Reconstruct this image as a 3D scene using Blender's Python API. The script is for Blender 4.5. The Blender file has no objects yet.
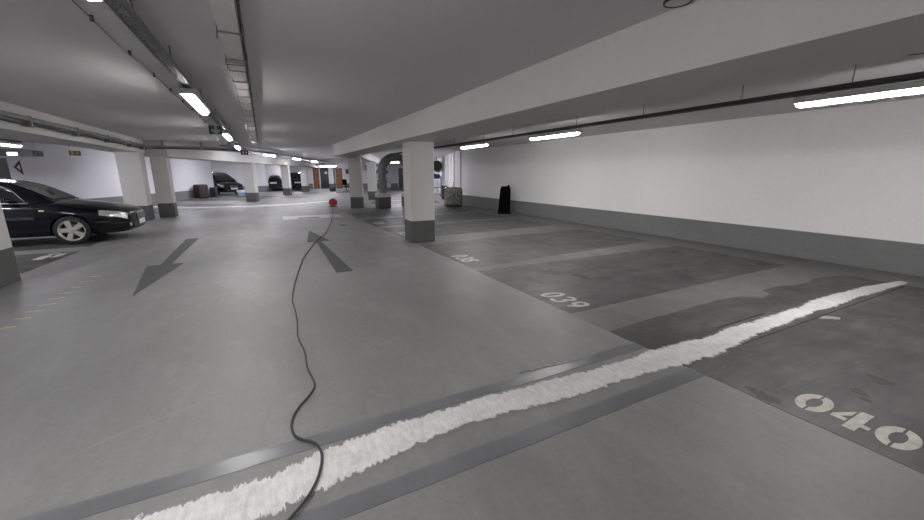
import bpy, bmesh, math, random
from mathutils import Vector, Matrix
R = math.radians
PI = math.pi
random.seed(7)
sc = bpy.context.scene
col = sc.collection

# ------------------------------------------------------------------ helpers
class MB:
    """collects shapes and links them as one mesh object"""
    def __init__(s): s.bm = bmesh.new()
    def box(s, c, d, rz=0, bev=0, rot=None):
        r = bmesh.ops.create_cube(s.bm, size=1)
        vs = r['verts']
        m = Matrix.Translation(c) @ (rot if rot else Matrix.Rotation(rz, 4, 'Z')) @ Matrix.Diagonal((d[0], d[1], d[2], 1))
        bmesh.ops.transform(s.bm, matrix=m, verts=vs)
        if bev:
            es = list({e for v in vs for e in v.link_edges})
            bmesh.ops.bevel(s.bm, geom=es, offset=bev, segments=2, affect='EDGES', profile=.5)
        return s
    def span(s, x0, x1, y0, y1, z0, z1, bev=0):
        return s.box(((x0+x1)/2, (y0+y1)/2, (z0+z1)/2), (x1-x0, y1-y0, z1-z0), bev=bev)
    def cyl(s, p0, p1, r, n=16, r2=None, cap=True):
        p0 = Vector(p0); p1 = Vector(p1); d = p1-p0
        q = d.to_track_quat('Z', 'Y').to_matrix().to_4x4()
        bmesh.ops.create_cone(s.bm, cap_ends=cap, cap_tris=False, segments=n, radius1=r, radius2=r if r2 is None else r2,
                              depth=d.length, matrix=Matrix.Translation((p0+p1)/2) @ q)
        return s
    def tube(s, pts, r, n=8, cap=True):
        pts = [Vector(p) for p in pts]; rings = []
        up = None
        for i, p in enumerate(pts):
            t = (pts[min(i+1, len(pts)-1)]-pts[max(i-1, 0)]).normalized()
            if up is None:
                up = Vector((0, 0, 1)) if abs(t.z) < .9 else Vector((1, 0, 0))
            a = t.cross(up).normalized(); up = a.cross(t).normalized()
            rings.append([s.bm.verts.new(p + r*(math.cos(k*2*PI/n)*a + math.sin(k*2*PI/n)*up)) for k in range(n)])
        for A, B in zip(rings, rings[1:]):
            for k in range(n):
                s.bm.faces.new((A[k], A[(k+1) % n], B[(k+1) % n], B[k]))
        if cap:
            s.bm.faces.new(rings[0][::-1]); s.bm.faces.new(rings[-1])
        return s
    def lathe(s, prof, mat=Matrix.Identity(4), n=32, cap=True):
        """prof: list of (radius, height) around local Z"""
        rings = []
        for r, z in prof:
            rings.append([s.bm.verts.new(mat @ Vector((r*math.cos(k*2*PI/n), r*math.sin(k*2*PI/n), z))) for k in range(n)])
        for A, B in zip(rings, rings[1:]):
            for k in range(n):
                s.bm.faces.new((A[k], A[(k+1) % n], B[(k+1) % n], B[k]))
        if cap: s.bm.faces.new(rings[0][::-1]); s.bm.faces.new(rings[-1])
        return s
    def prism(s, poly, z0, z1, mat=Matrix.Identity(4)):
        a = [s.bm.verts.new(mat @ Vector((x, y, z0))) for x, y in poly]
        b = [s.bm.verts.new(mat @ Vector((x, y, z1))) for x, y in poly]
        n = len(poly)
        s.bm.faces.new(a[::-1]); s.bm.faces.new(b)
        for k in range(n):
            s.bm.faces.new((a[k], a[(k+1) % n], b[(k+1) % n], b[k]))
        return s
    def grid(s, f, nu, nv):
        V = [[s.bm.verts.new(f(i/nu, j/nv)) for j in range(nv+1)] for i in range(nu+1)]
        for i in range(nu):
            for j in range(nv):
                s.bm.faces.new((V[i][j], V[i+1][j], V[i+1][j+1], V[i][j+1]))
        return s
    def build(s, name, m=None, parent=None, smooth=False, sharp=40):
        bmesh.ops.remove_doubles(s.bm, verts=s.bm.verts, dist=1e-5)
        bmesh.ops.recalc_face_normals(s.bm, faces=s.bm.faces)
        me = bpy.data.meshes.new(name)
        s.bm.to_mesh(me); s.bm.free()
        if smooth:
            for p in me.polygons: p.use_smooth = True
            try: me.set_sharp_from_angle(angle=R(sharp))
            except Exception: pass
        o = bpy.data.objects.new(name, me); col.objects.link(o)
        if m: me.materials.append(m)
        if parent: o.parent = parent
        return o

def tag(o, label, cat, group=None, kind=None):
    o['label'] = label; o['category'] = cat
    if group: o['group'] = group
    if kind: o['kind'] = kind
    return o
def thing(name, label, cat, loc=(0, 0, 0), rz=0, group=None):
    o = bpy.data.objects.new(name, None); col.objects.link(o)
    o.empty_display_size = .1
    o.location = loc; o.rotation_euler = (0, 0, rz)
    return tag(o, label, cat, group)
def struct(o):
    o['kind'] = 'structure'; return o
def copy_tree(o, parent=None):
    c = o.copy(); col.objects.link(c); c.parent = parent
    for ch in list(o.children): copy_tree(ch, c)
    return c

# ------------------------------------------------------------------ materials
class NT:
    def __init__(s, name):
        s.m = bpy.data.materials.new(name); s.m.use_nodes = True
        s.t = s.m.node_tree; s.b = s.t.nodes['Principled BSDF']
    def n(s, typ, **k):
        nd = s.t.nodes.new(typ)
        for a, v in k.items():
            if a.startswith('i_'):
                key = a[2:]; key = int(key) if key.isdigit() else key.replace('_', ' ')
                nd.inputs[key].default_value = v
            else: setattr(nd, a, v)
        return nd
    def l(s, a, b): s.t.links.new(a, b)
    def set(s, **k):
        for a, v in k.items(): s.b.inputs[a.replace('_', ' ')].default_value = v
    def pos(s): return s.n('ShaderNodeNewGeometry').outputs['Position']
    def noise(s, scale, detail=4, rough=.55, vec=None, stretch=None):
        v = vec or s.pos()
        if stretch:
            mp = s.n('ShaderNodeMapping'); mp.inputs['Scale'].default_value = stretch; s.l(v, mp.inputs['Vector']); v = mp.outputs[0]
        nz = s.n('ShaderNodeTexNoise'); nz.inputs['Scale'].default_value = scale
        nz.inputs['Detail'].default_value = detail; nz.inputs['Roughness'].default_value = rough
        s.l(v, nz.inputs['Vector']); return nz.outputs['Fac']
    def ramp(s, fac, stops):
        r = s.n('ShaderNodeValToRGB'); e = r.color_ramp.elements
        while len(e) < len(stops): e.new(.5)
        for k, (p, c) in enumerate(stops):
            e[k].position = p; e[k].color = (*c, 1) if len(c) == 3 else c
        s.l(fac, r.inputs[0]); return r.outputs[0]
    def mix(s, fac, a, b, mode='MIX'):
        x = s.n('ShaderNodeMix', data_type='RGBA', blend_type=mode)
        for sock, v in ((0, fac), (6, a), (7, b)):
            if isinstance(v, (int, float)): x.inputs[sock].default_value = v
            elif isinstance(v, tuple): x.inputs[sock].default_value = (*v, 1)
            else: s.l(v, x.inputs[sock])
        return x.outputs[2]
    def bump(s, h, strength=.1, dist=.01):
        b = s.n('ShaderNodeBump'); b.inputs['Strength'].default_value = strength; b.inputs['Distance'].default_value = dist
        s.l(h, b.inputs['Height']); s.l(b.outputs[0], s.b.inputs['Normal'])

def g3(v): return (v, v, v)
def simple(name, c, rough=.5, metal=0, var=.12, scale=8, **k):
    t = NT(name)
    c = c if isinstance(c, tuple) else g3(c)
    f = t.noise(scale)
    lo = tuple(x*(1-var) for x in c); hi = tuple(min(1, x*(1+var)) for x in c)
    t.l(t.ramp(f, [(.3, lo), (.7, hi)]), t.b.inputs['Base Color'])
    t.set(Roughness=rough, Metallic=metal)
    for a, v in k.items(): t.b.inputs[a.replace('_', ' ')].default_value = v
    return t.m
def emit(name, c, strength):
    t = NT(name); t.set(Base_Color=(*c, 1), Emission_Color=(*c, 1), Emission_Strength=strength, Roughness=.4)
    return t.m

def floor_mat(name, base, tint=(1, 1, 1), rlo=.30, rhi=.48, worn=False):
    t = NT(name)
    c = lambda v: tuple(v*base*k for k in tint)
    big = t.noise(.45, 5, .6); mid = t.noise(2.6, 6, .65); fine = t.noise(30, 3, .6)
    a = t.ramp(big, [(.3, c(.86)), (.7, c(1.12))])
    a = t.mix(.5, a, t.ramp(mid, [(.3, c(.8)), (.72, c(1.18))]))
    a = t.mix(.25, a, t.ramp(fine, [(.3, c(.75)), (.7, c(1.25))]))
    if worn:
        st = t.noise(1.5, 6, .7, stretch=(.35, 1.6, 1))
        a = t.mix(t.ramp(st, [(.46, g3(0)), (.66, g3(.8))]), a, c(2.0))
        s2 = t.noise(4.5, 5, .7, stretch=(.3, 1.5, 1))
        a = t.mix(t.ramp(s2, [(.52, g3(0)), (.72, g3(.55))]), a, c(2.4))
        d2 = t.noise(1.7, 6, .7, stretch=(.6, 1.2, 1))
        a = t.mix(t.ramp(d2, [(.48, g3(0)), (.62, g3(.6))]), a, c(.55))
        sp = t.noise(1.15, 5, .6)
        a = t.mix(t.ramp(sp, [(.62, g3(0)), (.70, g3(.8))]), a, c(.38))
    else:
        st = t.noise(1.2, 6, .7, stretch=(1.5, .3, 1))
        a = t.mix(t.ramp(st, [(.50, g3(0)), (.72, g3(.5))]), a, c(1.32))
        sp = t.noise(1.6, 7, .75, stretch=(1, .45, 1))
        a = t.mix(t.ramp(sp, [(.52, g3(0)), (.72, g3(.55))]), a, c(1.5))
        dk = t.noise(.8, 6, .7, stretch=(1.3, .6, 1))
        a = t.mix(t.ramp(dk, [(.48, g3(0)), (.68, g3(.55))]), a, c(.7))
    t.l(a, t.b.inputs['Base Color'])
    r = t.n('ShaderNodeMapRange'); r.inputs[1].default_value = .3; r.inputs[2].default_value = .7
    r.inputs[3].default_value = rlo; r.inputs[4].default_value = rhi
    t.l(mid, r.inputs[0]); t.l(r.outputs[0], t.b.inputs['Roughness'])
    t.bump(t.noise(45, 4, .6), .08, .004)
    return t.m

BAND = .5
def wall_mat(name, white, grey, rough=.75, band=True, grime=.35):
    t = NT(name)
    n1 = t.noise(.7, 4); n2 = t.noise(14, 4, .6)
    w = t.mix(.5, t.ramp(n1, [(.3, tuple(x*.95 for x in white)), (.7, tuple(min(1, x*1.04) for x in white))]),
              t.ramp(n2, [(.3, tuple(x*.96 for x in white)), (.7, tuple(min(1, x*1.03) for x in white))]))
    if band:
        g = t.mix(.5, t.ramp(n1, [(.3, tuple(x*.88 for x in grey)), (.7, tuple(x*1.1 for x in grey))]),
                  t.ramp(n2, [(.3, tuple(x*.9 for x in grey)), (.7, tuple(x*1.1 for x in grey))]))
        sep = t.n('ShaderNodeSeparateXYZ'); t.l(t.pos(), sep.inputs[0])
        dirt = t.ramp(t.noise(3, 5, .6), [(.5, g3(0)), (.75, g3(grime))])
        g = t.mix(dirt, g, tuple(x*y for x, y in zip(grey, (1.25, 1.2, 1.1))))
        lt = t.n('ShaderNodeMath', operation='LESS_THAN'); lt.inputs[1].default_value = BAND
        t.l(sep.outputs[2], lt.inputs[0])
        w = t.mix(lt.outputs[0], w, g)
    t.l(w, t.b.inputs['Base Color']); t.set(Roughness=rough, Specular_IOR_Level=.15)
    t.bump(t.noise(60, 3, .6), .12, .004)
    return t.m

M = {}
M['floor'] = floor_mat('lane_coating', .205, (1, .985, .98), .44, .6)
M['bay'] = floor_mat('bay_asphalt', .056, (1, .975, .96), .42, .62, worn=True)
M['margin'] = floor_mat('bay_margin_coating', .145, (1, .975, .95), .42, .58)
M['patch'] = floor_mat('pale_patch', .36, (1, .99, .96), .3, .5)
M['tape'] = simple('smooth_sealer_strip', (.150, .153, .162), .30, 0, .16, 2.5)
M['smear'] = simple('thin_white_filler', (.27, .27, .265), .7, 0, .3, 30)
M['groove'] = simple('dark_joint', .03, .8)
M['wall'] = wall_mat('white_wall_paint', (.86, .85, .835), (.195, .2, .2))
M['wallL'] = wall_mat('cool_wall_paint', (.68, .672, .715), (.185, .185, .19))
M['pillar'] = wall_mat('pillar_paint', (.55, .545, .53), (.105, .107, .106))
M['ceil'] = wall_mat('ceiling_paint', (.64, .63, .635), g3(.2), .95, band=False)
M['beam'] = wall_mat('beam_paint', (.64, .63, .615), g3(.2), .85, band=False)
M['trimw'] = wall_mat('white_trim_paint', (.78, .77, .78), g3(.2), .6, band=False)
M['mark'] = simple('white_floor_paint', (.52, .50, .45), .55, var=.25, scale=14)
M['arrow'] = simple('dark_arrow_paint', .085, .72, 0, .12, 5, Specular_IOR_Level=.25)
M['yellow'] = simple('faded_yellow_paint', (.58, .53, .34), .6, var=.3, scale=30)
M['galv'] = simple('galvanised_steel', (.30, .305, .315), .55, .55)
M['dgalv'] = simple('dulled_dark_steel', (.06, .06, .063), .6, .3)
M['gpipe'] = simple('grey_pipe_plastic', (.22, .225, .23), .5)
M['dpipe'] = simple('dark_cable_sheath', (.035, .035, .04), .5)
M['wtrunk'] = simple('white_trunking_plastic', (.60, .59, .57), .45, var=.05)
M['dark'] = simple('dark_plastic', (.02, .02, .022), .5)
M['black'] = simple('matt_black_foam', (.004, .004, .0045), .95, Specular_IOR_Level=.05)
M['rubber'] = simple('black_rubber', (.012, .012, .013), .7)
M['tube'] = emit('lit_diffuser', (1.0, .975, .97), 75)
M['tubec'] = emit('lit_diffuser_cool', (.95, .94, 1.0), 145)
M['tuber'] = emit('lit_diffuser_wall_row', (1.0, .975, .965), 92)
M['lhouse'] = simple('lamp_housing_grey', (.55, .55, .54), .5)
M['sealant'] = None
t = NT('white_joint_filler')
f1 = t.noise(5, 6, .7, stretch=(2.2, .5, 1)); f2 = t.noise(26, 5, .7, stretch=(1.6, .5, 1))
a = t.ramp(f1, [(.3, (.50, .50, .49)), (.52, (.66, .66, .645)), (.75, (.80, .80, .78))])
a = t.mix(.35, a, t.ramp(f2, [(.32, (.40, .40, .39)), (.62, (.86, .86, .84))]))
t.l(a, t.b.inputs['Base Color']); t.set(Roughness=.75); t.bump(f2, .25, .004)
M['sealant'] = t.m
t = NT('brushed_white_filler')
f1 = t.noise(3.2, 6, .72, stretch=(.8, 1.8, 1)); f2 = t.noise(22, 5, .75, stretch=(1.5, .45, 1)); f3 = t.noise(8, 5, .75, stretch=(1.8, .5, 1))
a = t.ramp(f1, [(.3, (.46, .46, .455)), (.5, (.60, .60, .59)), (.72, (.72, .72, .70))])
a = t.mix(.4, a, t.ramp(f2, [(.32, (.38, .38, .37)), (.62, (.78, .78, .76))]))
ed = t.n('ShaderNodeAttribute', attribute_name='edge')
mx0 = t.mix(.4, t.mix(.5, f3, f2), t.noise(1.3, 3, .6))
mxr = t.n('ShaderNodeMapRange'); mxr.clamp = False
for i_, v_ in ((1, .38), (2, .62), (3, .06), (4, .94)): mxr.inputs[i_].default_value = v_
t.l(mx0, mxr.inputs[0]); mx = mxr.outputs[0]
th = t.n('ShaderNodeMath', operation='MULTIPLY_ADD'); th.inputs[1].default_value = 1.55; th.inputs[2].default_value = -.02
t.l(ed.outputs['Fac'], th.inputs[0])
su = t.n('ShaderNodeMath', operation='SUBTRACT'); t.l(th.outputs[0], su.inputs[0]); t.l(mx, su.inputs[1])
mr = t.n('ShaderNodeMapRange'); mr.inputs[1].default_value = -.06; mr.inputs[2].default_value = .10
t.l(su.outputs[0], mr.inputs[0]); t.l(mr.outputs[0], t.b.inputs['Alpha'])
t.l(a, t.b.inputs['Base Color']); t.set(Roughness=.75)
M['filler'] = t.m
M['paint'] = simple('black_car_paint', (.002, .0022, .0045), .25, 0, .05, Coat_Weight=.55, Coat_Roughness=.04, Specular_IOR_Level=.2)
M['glass'] = simple('tinted_car_glass', (.010, .013, .014), .06, 0, .05, Coat_Weight=.6)
M['chrome'] = simple('bright_chrome', (.75, .75, .76), .14, 1.0, .03)
M['rim'] = simple('silver_alloy', (.62, .60, .57), .32, .7, .05)
M['lens'] = simple('clear_headlight_lens', (.62, .62, .60), .1, .55, .35, 40, Coat_Weight=1)
M['plate'] = simple('white_plate', (.75, .75, .72), .4, 0, .04)
M['amber'] = simple('amber_lens', (.75, .66, .52), .25)
M['redlens'] = simple('red_lens', (.25, .01, .01), .2)
M['green'] = simple('green_sign_face', (.012, .06, .035), .4, 0, .05)
M['signw'] = simple('pale_sign_print', (.35, .42, .38), .5)
M['signy'] = simple('yellow_sign_print', (.20, .15, .05), .5)
M['wood'] = simple('orange_brown_door_wood', (.20, .085, .03), .5, 0, .25, 5)
M['doord'] = simple('dark_door_leaf', (.012, .016, .02), .35)
M['red'] = simple('red_reel_plastic', (.42, .012, .03), .4)
M['wrap'] = simple('crinkled_plastic_wrap', (.22, .23, .21), .25, 0, .45, 9, Coat_Weight=.5)
M['fabric'] = simple('dark_brown_cover', (.025, .017, .016), .7, 0, .3, 14)
M['conc'] = simple('grey_plinth_paint', (.33, .33, .32), .7, 0, .08)
M['blue'] = simple('blue_fabric', (.03, .04, .22), .7)
M['bagw'] = simple('white_plastic_bag', (.72, .72, .74), .5)
M['lblue'] = simple('pale_blue_plastic', (.30, .42, .68), .5)
M['tan'] = simple('tan_cardboard', (.32, .19, .09), .7)
M['black_paint'] = simple('black_wall_paint', (.03, .03, .032), .7)
M['lit'] = emit('lit_sign_face', (.72, .92, 1.0), 2.5)

# ------------------------------------------------------------------ frames
PH = R(18.5)
D = Vector((math.sin(PH), math.cos(PH), 0)); N = Vector((math.cos(PH), -math.sin(PH), 0))
O = Vector((-3.1, 17.4, 0))
def B(s, t, z=0): return O + s*D + t*N + Vector((0, 0, z))     # the far hall, turned 18.5 degrees
CEIL = 2.65

# ------------------------------------------------------------------ setting
struct(MB().span(-11, 20, -7, 52, -.2, 0).build('floor', M['floor']))
struct(MB().span(-11, 20, -7, 52, CEIL, CEIL+.2).build('ceiling', M['ceil']))
struct(MB().span(8.85, 9.1, -7, 17.9, 0, CEIL).build('wall_right', M['wall']))
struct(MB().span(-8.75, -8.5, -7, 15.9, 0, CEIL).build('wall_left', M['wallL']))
struct(MB().span(-8.75, 9.1, -7.2, -7, 0, CEIL).build('wall_back', M['wall']))
def bwall(name, s0, t0, s1, t1, m, th=.2):
    a = B(s0, t0); b = B(s1, t1); d = b-a
    return struct(MB().box(((a+b)/2 + Vector((0, 0, CEIL/2))), (d.length, th, CEIL), math.atan2(d.y, d.x)).build(name, m))
tl = -4.82
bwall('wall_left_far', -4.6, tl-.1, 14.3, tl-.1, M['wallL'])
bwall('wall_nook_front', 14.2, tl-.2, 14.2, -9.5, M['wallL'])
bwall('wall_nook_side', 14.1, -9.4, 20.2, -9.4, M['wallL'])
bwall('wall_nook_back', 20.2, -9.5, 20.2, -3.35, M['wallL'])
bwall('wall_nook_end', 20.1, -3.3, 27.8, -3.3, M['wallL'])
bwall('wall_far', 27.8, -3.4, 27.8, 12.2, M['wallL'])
# right wall of the far hall, with flat pilasters
bwall('wall_right_far', 4.2, 11.35, 27.9, 11.35, M['trimw'])
for k, s in enumerate((5.0, 6.6, 8.6, 11.2, 14.5, 19)):
    p = B(s, 11.17)
    struct(MB().box((p.x, p.y, CEIL/2), (.16, .35, CEIL-.02), -PH, bev=.01).build('trim_%d' % (k+1), M['trimw']))
# white corner casing where the right wall ends
struct(MB().span(8.79, 8.88, 17.35, 17.95, 0, CEIL-.01, bev=.01).build('trim_7', M['trimw']))
# ceiling beams
struct(MB().prism([(2.63, -7), (3.45, -7), (3.45, 16.35), (2.63, 16.35)], 2.23, CEIL+.01).build('beam_right', M['beam']))
struct(MB().span(-4.3, -3.5, -7, 16.95, 2.23, CEIL+.01).build('beam_left', M['beam']))
a = B(-.35, -.1); b = B(27.7, -.1)
def bbeam(name, s0, s1, t0, t1, z0):
    return struct(MB().prism([(B(s, t).x, B(s, t).y) for s, t in ((s0, t0), (s0, t1), (s1, t1), (s1, t0))], z0, CEIL+.01).build(name, M['beam']))
bbeam('beam_left_far', -.3, 27.6, -.45, .32, 2.12)
bbeam('beam_right_far', .35, 27.6, 5.92, 6.72, 2.23)

# pillars (part of the building, still singled out)
def pillar(x0, x1, y0, y1, z1, label, rz=0):
    c = ((x0+x1)/2, (y0+y1)/2)
    o = MB().box((0, 0, z1/2), (x1-x0, y1-y0, z1), 0, bev=.012).build('pillar', M['pillar'])
    o.location = (c[0], c[1], 0); o.rotation_euler.z = rz
    tag(o, label, 'pillar', None, 'structure')
    return o
pillar(2.89, 3.45, 8.1, 8.62, 2.235, 'large white square pillar with grey foot standing between bays 037 and 038')
pillar(-3.95, -3.37, 7.35, 7.9, 2.235, 'white pillar with grey foot cut off by the left edge, in front of the parked black car')
pillar(-4.12, -3.5, 16.2, 16.78, 2.235, 'cream pillar directly behind the nose of the parked black car')
pillar(-3.44, -2.97, 17.15, 17.7, 2.235, 'white pillar with grey foot just right of the cream pillar by the black car')
def bpillar(s, t, label, w=.55, z=2.235):
    p = B(s, t); return pillar(p.x-w/2, p.x+w/2, p.y-w/2, p.y+w/2, z, label, -PH)
bpillar(7.75, .03, 'white pillar to the right of the leaning black minivan nose and blue bucket', .52, 2.13)
bpillar(14.5, .03, 'white pillar between the small black hatchback and the black van', .5, 2.13)
bpillar(19.9, .02, 'white pillar standing in front of the black van', .5, 2.13)
bpillar(27.2, 1.02, 'far white pillar between the two orange brown doors', .5)
pillar(3.51, 4.05, 17.69, 18.23, 2.235, 'white pillar with grey foot next to the grey pipe arch', -PH)
bpillar(8.4, 6.62, 'white pillar seen behind the grey pipe arch', .5)

# ------------------------------------------------------------------ floor areas
def ragged(pts, step=.08, amp=.008):
    out = []
    n = len(pts)
    for i in range(n):
        p = Vector(pts[i]); q = Vector(pts[(i+1) % n]); k = max(1, int((q-p).length/step))
        nn = Vector((-(q-p).y, (q-p).x)).normalized()
        for j in range(k):
            out.append(tuple(p.lerp(q, j/k) + nn*random.uniform(-amp, amp)*(1 if j else 0)))
    return out
def sheet(name, pts, m, z=.003, amp=.008, step=.1):
    return struct(MB().prism(ragged(pts, step, amp), .0004, z).build(name, m))
BX0, BX1 = 2.95, 7.93
sheet('bay_margin', [(BX0, -3), (8.85, -3), (8.85, 17.3), (BX0-.12, 17.3), (BX0-.1, 11), (BX0, 8)], M['margin'], .0014, .003)
sheet('bay_floor', [(BX0, .25), (BX1, .25), (7.96, 2.33), (7.69, 2.42), (7.25, 2.52), (6.95, 2.43), (6.59, 2.45), (6.36, 2.54), (5.88, 2.54), (5.80, 2.39), (5.52, 2.36), (5.31, 2.53), (4.96, 2.57), (3.44, 2.53), (BX0, 2.5)], M['bay'])
sheet('bay_floor', [(BX0, 3.06), (BX1, 3.14), (BX1, 5.15), (BX0, 5.2)], M['bay'])
sheet('bay_floor', [(BX0, 5.42), (4.5, 5.56), (BX1, 5.82), (BX1, 8.06), (5.2, 7.98), (BX0, 7.70)], M['bay'])
sheet('bay_floor', [(BX0, 8.72), (5.8, 8.95), (7.83, 9.07), (7.8, 11.0), (6, 11.08), (2.87, 10.76)], M['bay'])
sheet('bay_floor', [(2.87, 11.2), (7.8, 11.5), (7.75, 13.5), (2.85, 13.2)], M['bay'])
sheet('bay_floor', [(2.85, 13.75), (7.75, 13.95), (7.72, 15.95), (2.83, 15.75)], M['bay'])
sheet('bay_floor', [(-8.3, 8.42), (-3.55, 8.42), (-3.47, 10.38), (-8.3, 10.38)], M['bay'])
sheet('bay_floor', [(-8.3, 10.95), (-3.5, 10.95), (-3.5, 13.15), (-8.3, 13.15)], M['bay'])
sheet('bay_floor', [(-8.3, 13.7), (-3.5, 13.7), (-3.5, 15.9), (-8.3, 15.9)], M['bay'])
for s in (5.0, 7.7, 10.4, 13.1, 15.8, 18.5, 21.2):
    sheet('bay_floor', [tuple(B(s+u, t)[:2]) for u, t in ((0, 6.7), (0, 10.4), (2.1, 10.4), (2.1, 6.7))], M['bay'], step=.4)
for s in (1.3, 4.2, 8.8, 11.4):
    sheet('bay_floor', [tuple(B(s+u, t)[:2]) for u, t in ((0, -4.6), (0, -.2), (2.1, -.2), (2.1, -4.6))], M['bay'], step=.4)

# expansion joint: smooth sealer strips beside it, dark saw cuts and the ragged white filler
sheet('sealer_strip', [(-2.4, 2.08), (2.95, 2.09), (2.95, 2.2), (-2.4, 2.21)], M['tape'], .0022, .004)
sheet('sealer_strip', [(-2.4, 1.52), (2.95, 1.54), (2.95, 1.67), (-2.4, 1.63)], M['tape'], .0022, .004)
sheet('saw_cut', [(2.92, 1.715), (7.9, 1.715), (7.9, 1.73), (2.92, 1.728)], M['groove'], .004, .003)
sheet('saw_cut', [(3.9, 2.04), (4.9, 2.045), (4.9, 2.065), (4.1, 2.062)], M['groove'], .004, .004)
keys = [(-2.6, 1.73, 1.99), (-.68, 1.72, 1.98), (-.11, 1.715, 1.95), (.14, 1.76, 2.04), (.6, 1.85, 2.06), (1.2, 1.86, 2.06), (1.9, 1.82, 2.01),
        (2.66, 1.75, 2.0), (3.4, 1.73, 1.985), (4.5, 1.79, 1.975), (6, 1.80, 2.0), (6.6, 1.805, 2.02), (7.4, 1.77, 1.96), (8.05, 1.77, 1.87), (8.2, 1.80, 1.84)]
def kv(x, c):
    for p, q in zip(keys, keys[1:]):
        if p[0] <= x <= q[0]:
            f = (x-p[0])/(q[0]-p[0]); return p[c]+(q[c]-p[c])*f
jm = MB(); RWS = []
x = -2.6
FL = [-1, -.8, -.55, 0, .55, .8, 1]
while x < 8.22:
    mg = .075 if x < 4 else max(.035, .075-.012*(x-4)); a_, b_ = kv(x, 1)-mg, kv(x, 2)+mg; c_ = (a_+b_)/2; h_ = (b_-a_)/2
    RWS.append([jm.bm.verts.new((x, c_+h_*f, .0048+.003*(1-abs(f)))) for f in FL]); x += .05
EDGE = {}
for q in RWS:
    for v, f in zip(q, FL): EDGE[(round(v.co.x, 3), round(v.co.y, 3))] = 1-abs(f)
for A, Bq in zip(RWS, RWS[1:]):
    for k in range(6): jm.bm.faces.new((A[k], Bq[k], Bq[k+1], A[k+1]))
jo = jm.build('joint_filler', M['filler'])
at = jo.data.attributes.new('edge', 'FLOAT', 'POINT')
for v in jo.data.vertices: at.data[v.index].value = EDGE.get((round(v.co.x, 3), round(v.co.y, 3)), .5)
tag(jo, 'ragged white filler stripe running across the floor to the right wall beside bay 040', 'floor joint')
def smear(pts, z=.006, amp=.012):
    return MB().prism(ragged(pts, .05, amp), .0005, z).build('filler_smear', M['smear'])
tag(smear([(1.66, 2.235), (1.95, 2.205), (2.25, 2.18), (2.2, 2.215), (1.95, 2.25)], .0045), 'faint white filler smear on the lane just behind the white stripe', 'smear')
tag(smear([(5.26, 1.70), (5.41, 1.58), (5.50, 1.60), (5.40, 1.71)], .0055), 'short white filler smear reaching from the stripe into bay 040', 'smear')

far = [(-5.0, 23.0), (-3.8, 22.2), (-2.74, 21.5), (-.76, 21.0), (1.1, 21.45), (2.2, 22.2), (3.6, 23.4)]
fm = MB(); prev = None
rows = []
for i in range(len(far)-1):
    for j in range(12):
        p = Vector(far[i]).lerp(Vector(far[i+1]), j/12); rows.append(p)
V = [(fm.bm.verts.new((p.x, p.y-.2+random.uniform(-.04, .04), .005)), fm.bm.verts.new((p.x, p.y+.2+random.uniform(-.04, .04), .005))) for p in rows]
for A, Bq in zip(V, V[1:]): fm.bm.faces.new((A[0], Bq[0], Bq[1], A[1]))
tag(fm.build('joint_filler', M['sealant']), 'distant white filler stripe crossing the lane behind the red cable reel', 'floor joint')

# painted arrows
def flat(name, poly, m, label, cat, group=None, z=.004, z0=.0006):
    return tag(MB().prism(poly, z0, z).build(name, m), label, cat, group)
flat('painted_arrow', [(-1.655, 6.12), (-1.40, 8.09), (-1.58, 8.12), (-1.54, 11.13), (-1.80, 11.13), (-1.73, 8.1), (-1.92, 8.1)], M['arrow'],
     'dark grey painted arrow on the left of the lane, pointing towards the viewer', 'arrow')
flat('painted_arrow', [(1.0, 11.27), (.76, 9.34), (.955, 9.2), (.90, 6.16), (1.16, 6.17), (1.07, 9.3), (1.27, 9.33)], M['arrow'],
     'dark grey painted arrow under the cable, pointing away from the viewer', 'arrow')
for k, (x, y) in enumerate([(-2.49, 5.39), (-2.50, 5.68), (-2.49, 5.93), (-2.48, 6.18), (-2.48, 6.44), (-2.47, 6.69), (-2.47, 6.98), (-2.46, 7.3), (-2.45, 7.62)]):
    w = random.uniform(.055, .085)
    flat('paint_dash', ragged([(x-w, y-.012), (x+w, y-.004), (x+w, y+.014), (x-w, y+.010)], .02, .004), M['yellow'],
         'short faded yellow paint dash in the row on the left of the lane', 'paint mark', 'faded yellow dashes on the lane', .003)

# painted bay numbers: text runs towards -Y, tops point to +X
def number_mesh(polys, x, y, scale=1, m=None):
    b = MB()
    mt = Matrix(((0, scale, 0, x), (-scale, 0, 0, y), (0, 0, 1, 0), (0, 0, 0, 1)))
    for p in polys: b.prism(p, .0035, .0058, mt)
    return b.build('painted_number', m or M['mark'])
def half_ring(cx, side, rx=.090, ry=.155, ix=.036, iy=.088, gap=.007, n=18):
    out = []
    for i in range(n+1):
        a = -PI/2 + PI*i/n
        out.append((cx + side*max(gap, rx*math.cos(a)), ry*math.sin(a)))
    for i in range(n+1):
        a = PI/2 - PI*i/n
        out.append((cx + side*max(gap, ix*math.cos(a)), iy*math.sin(a)))
    return out
st = []
for cx in (.092, .492): st += [half_ring(cx, -1), half_ring(cx, 1)]
st += [[(.285, -.155), (.345, -.155), (.345, -.075), (.385, -.075), (.385, -.030), (.345, -.030), (.345, .155), (.295, .155), (.285, .14)],
       [(.200, -.075), (.274, -.075), (.274, -.030), (.236, -.030), (.274, .035), (.274, .125), (.200, -.030)]]
tag(number_mesh(st, 3.235, 1.065), 'large stencilled white number 040 on the nearest bay at lower right', 'bay number')

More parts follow.
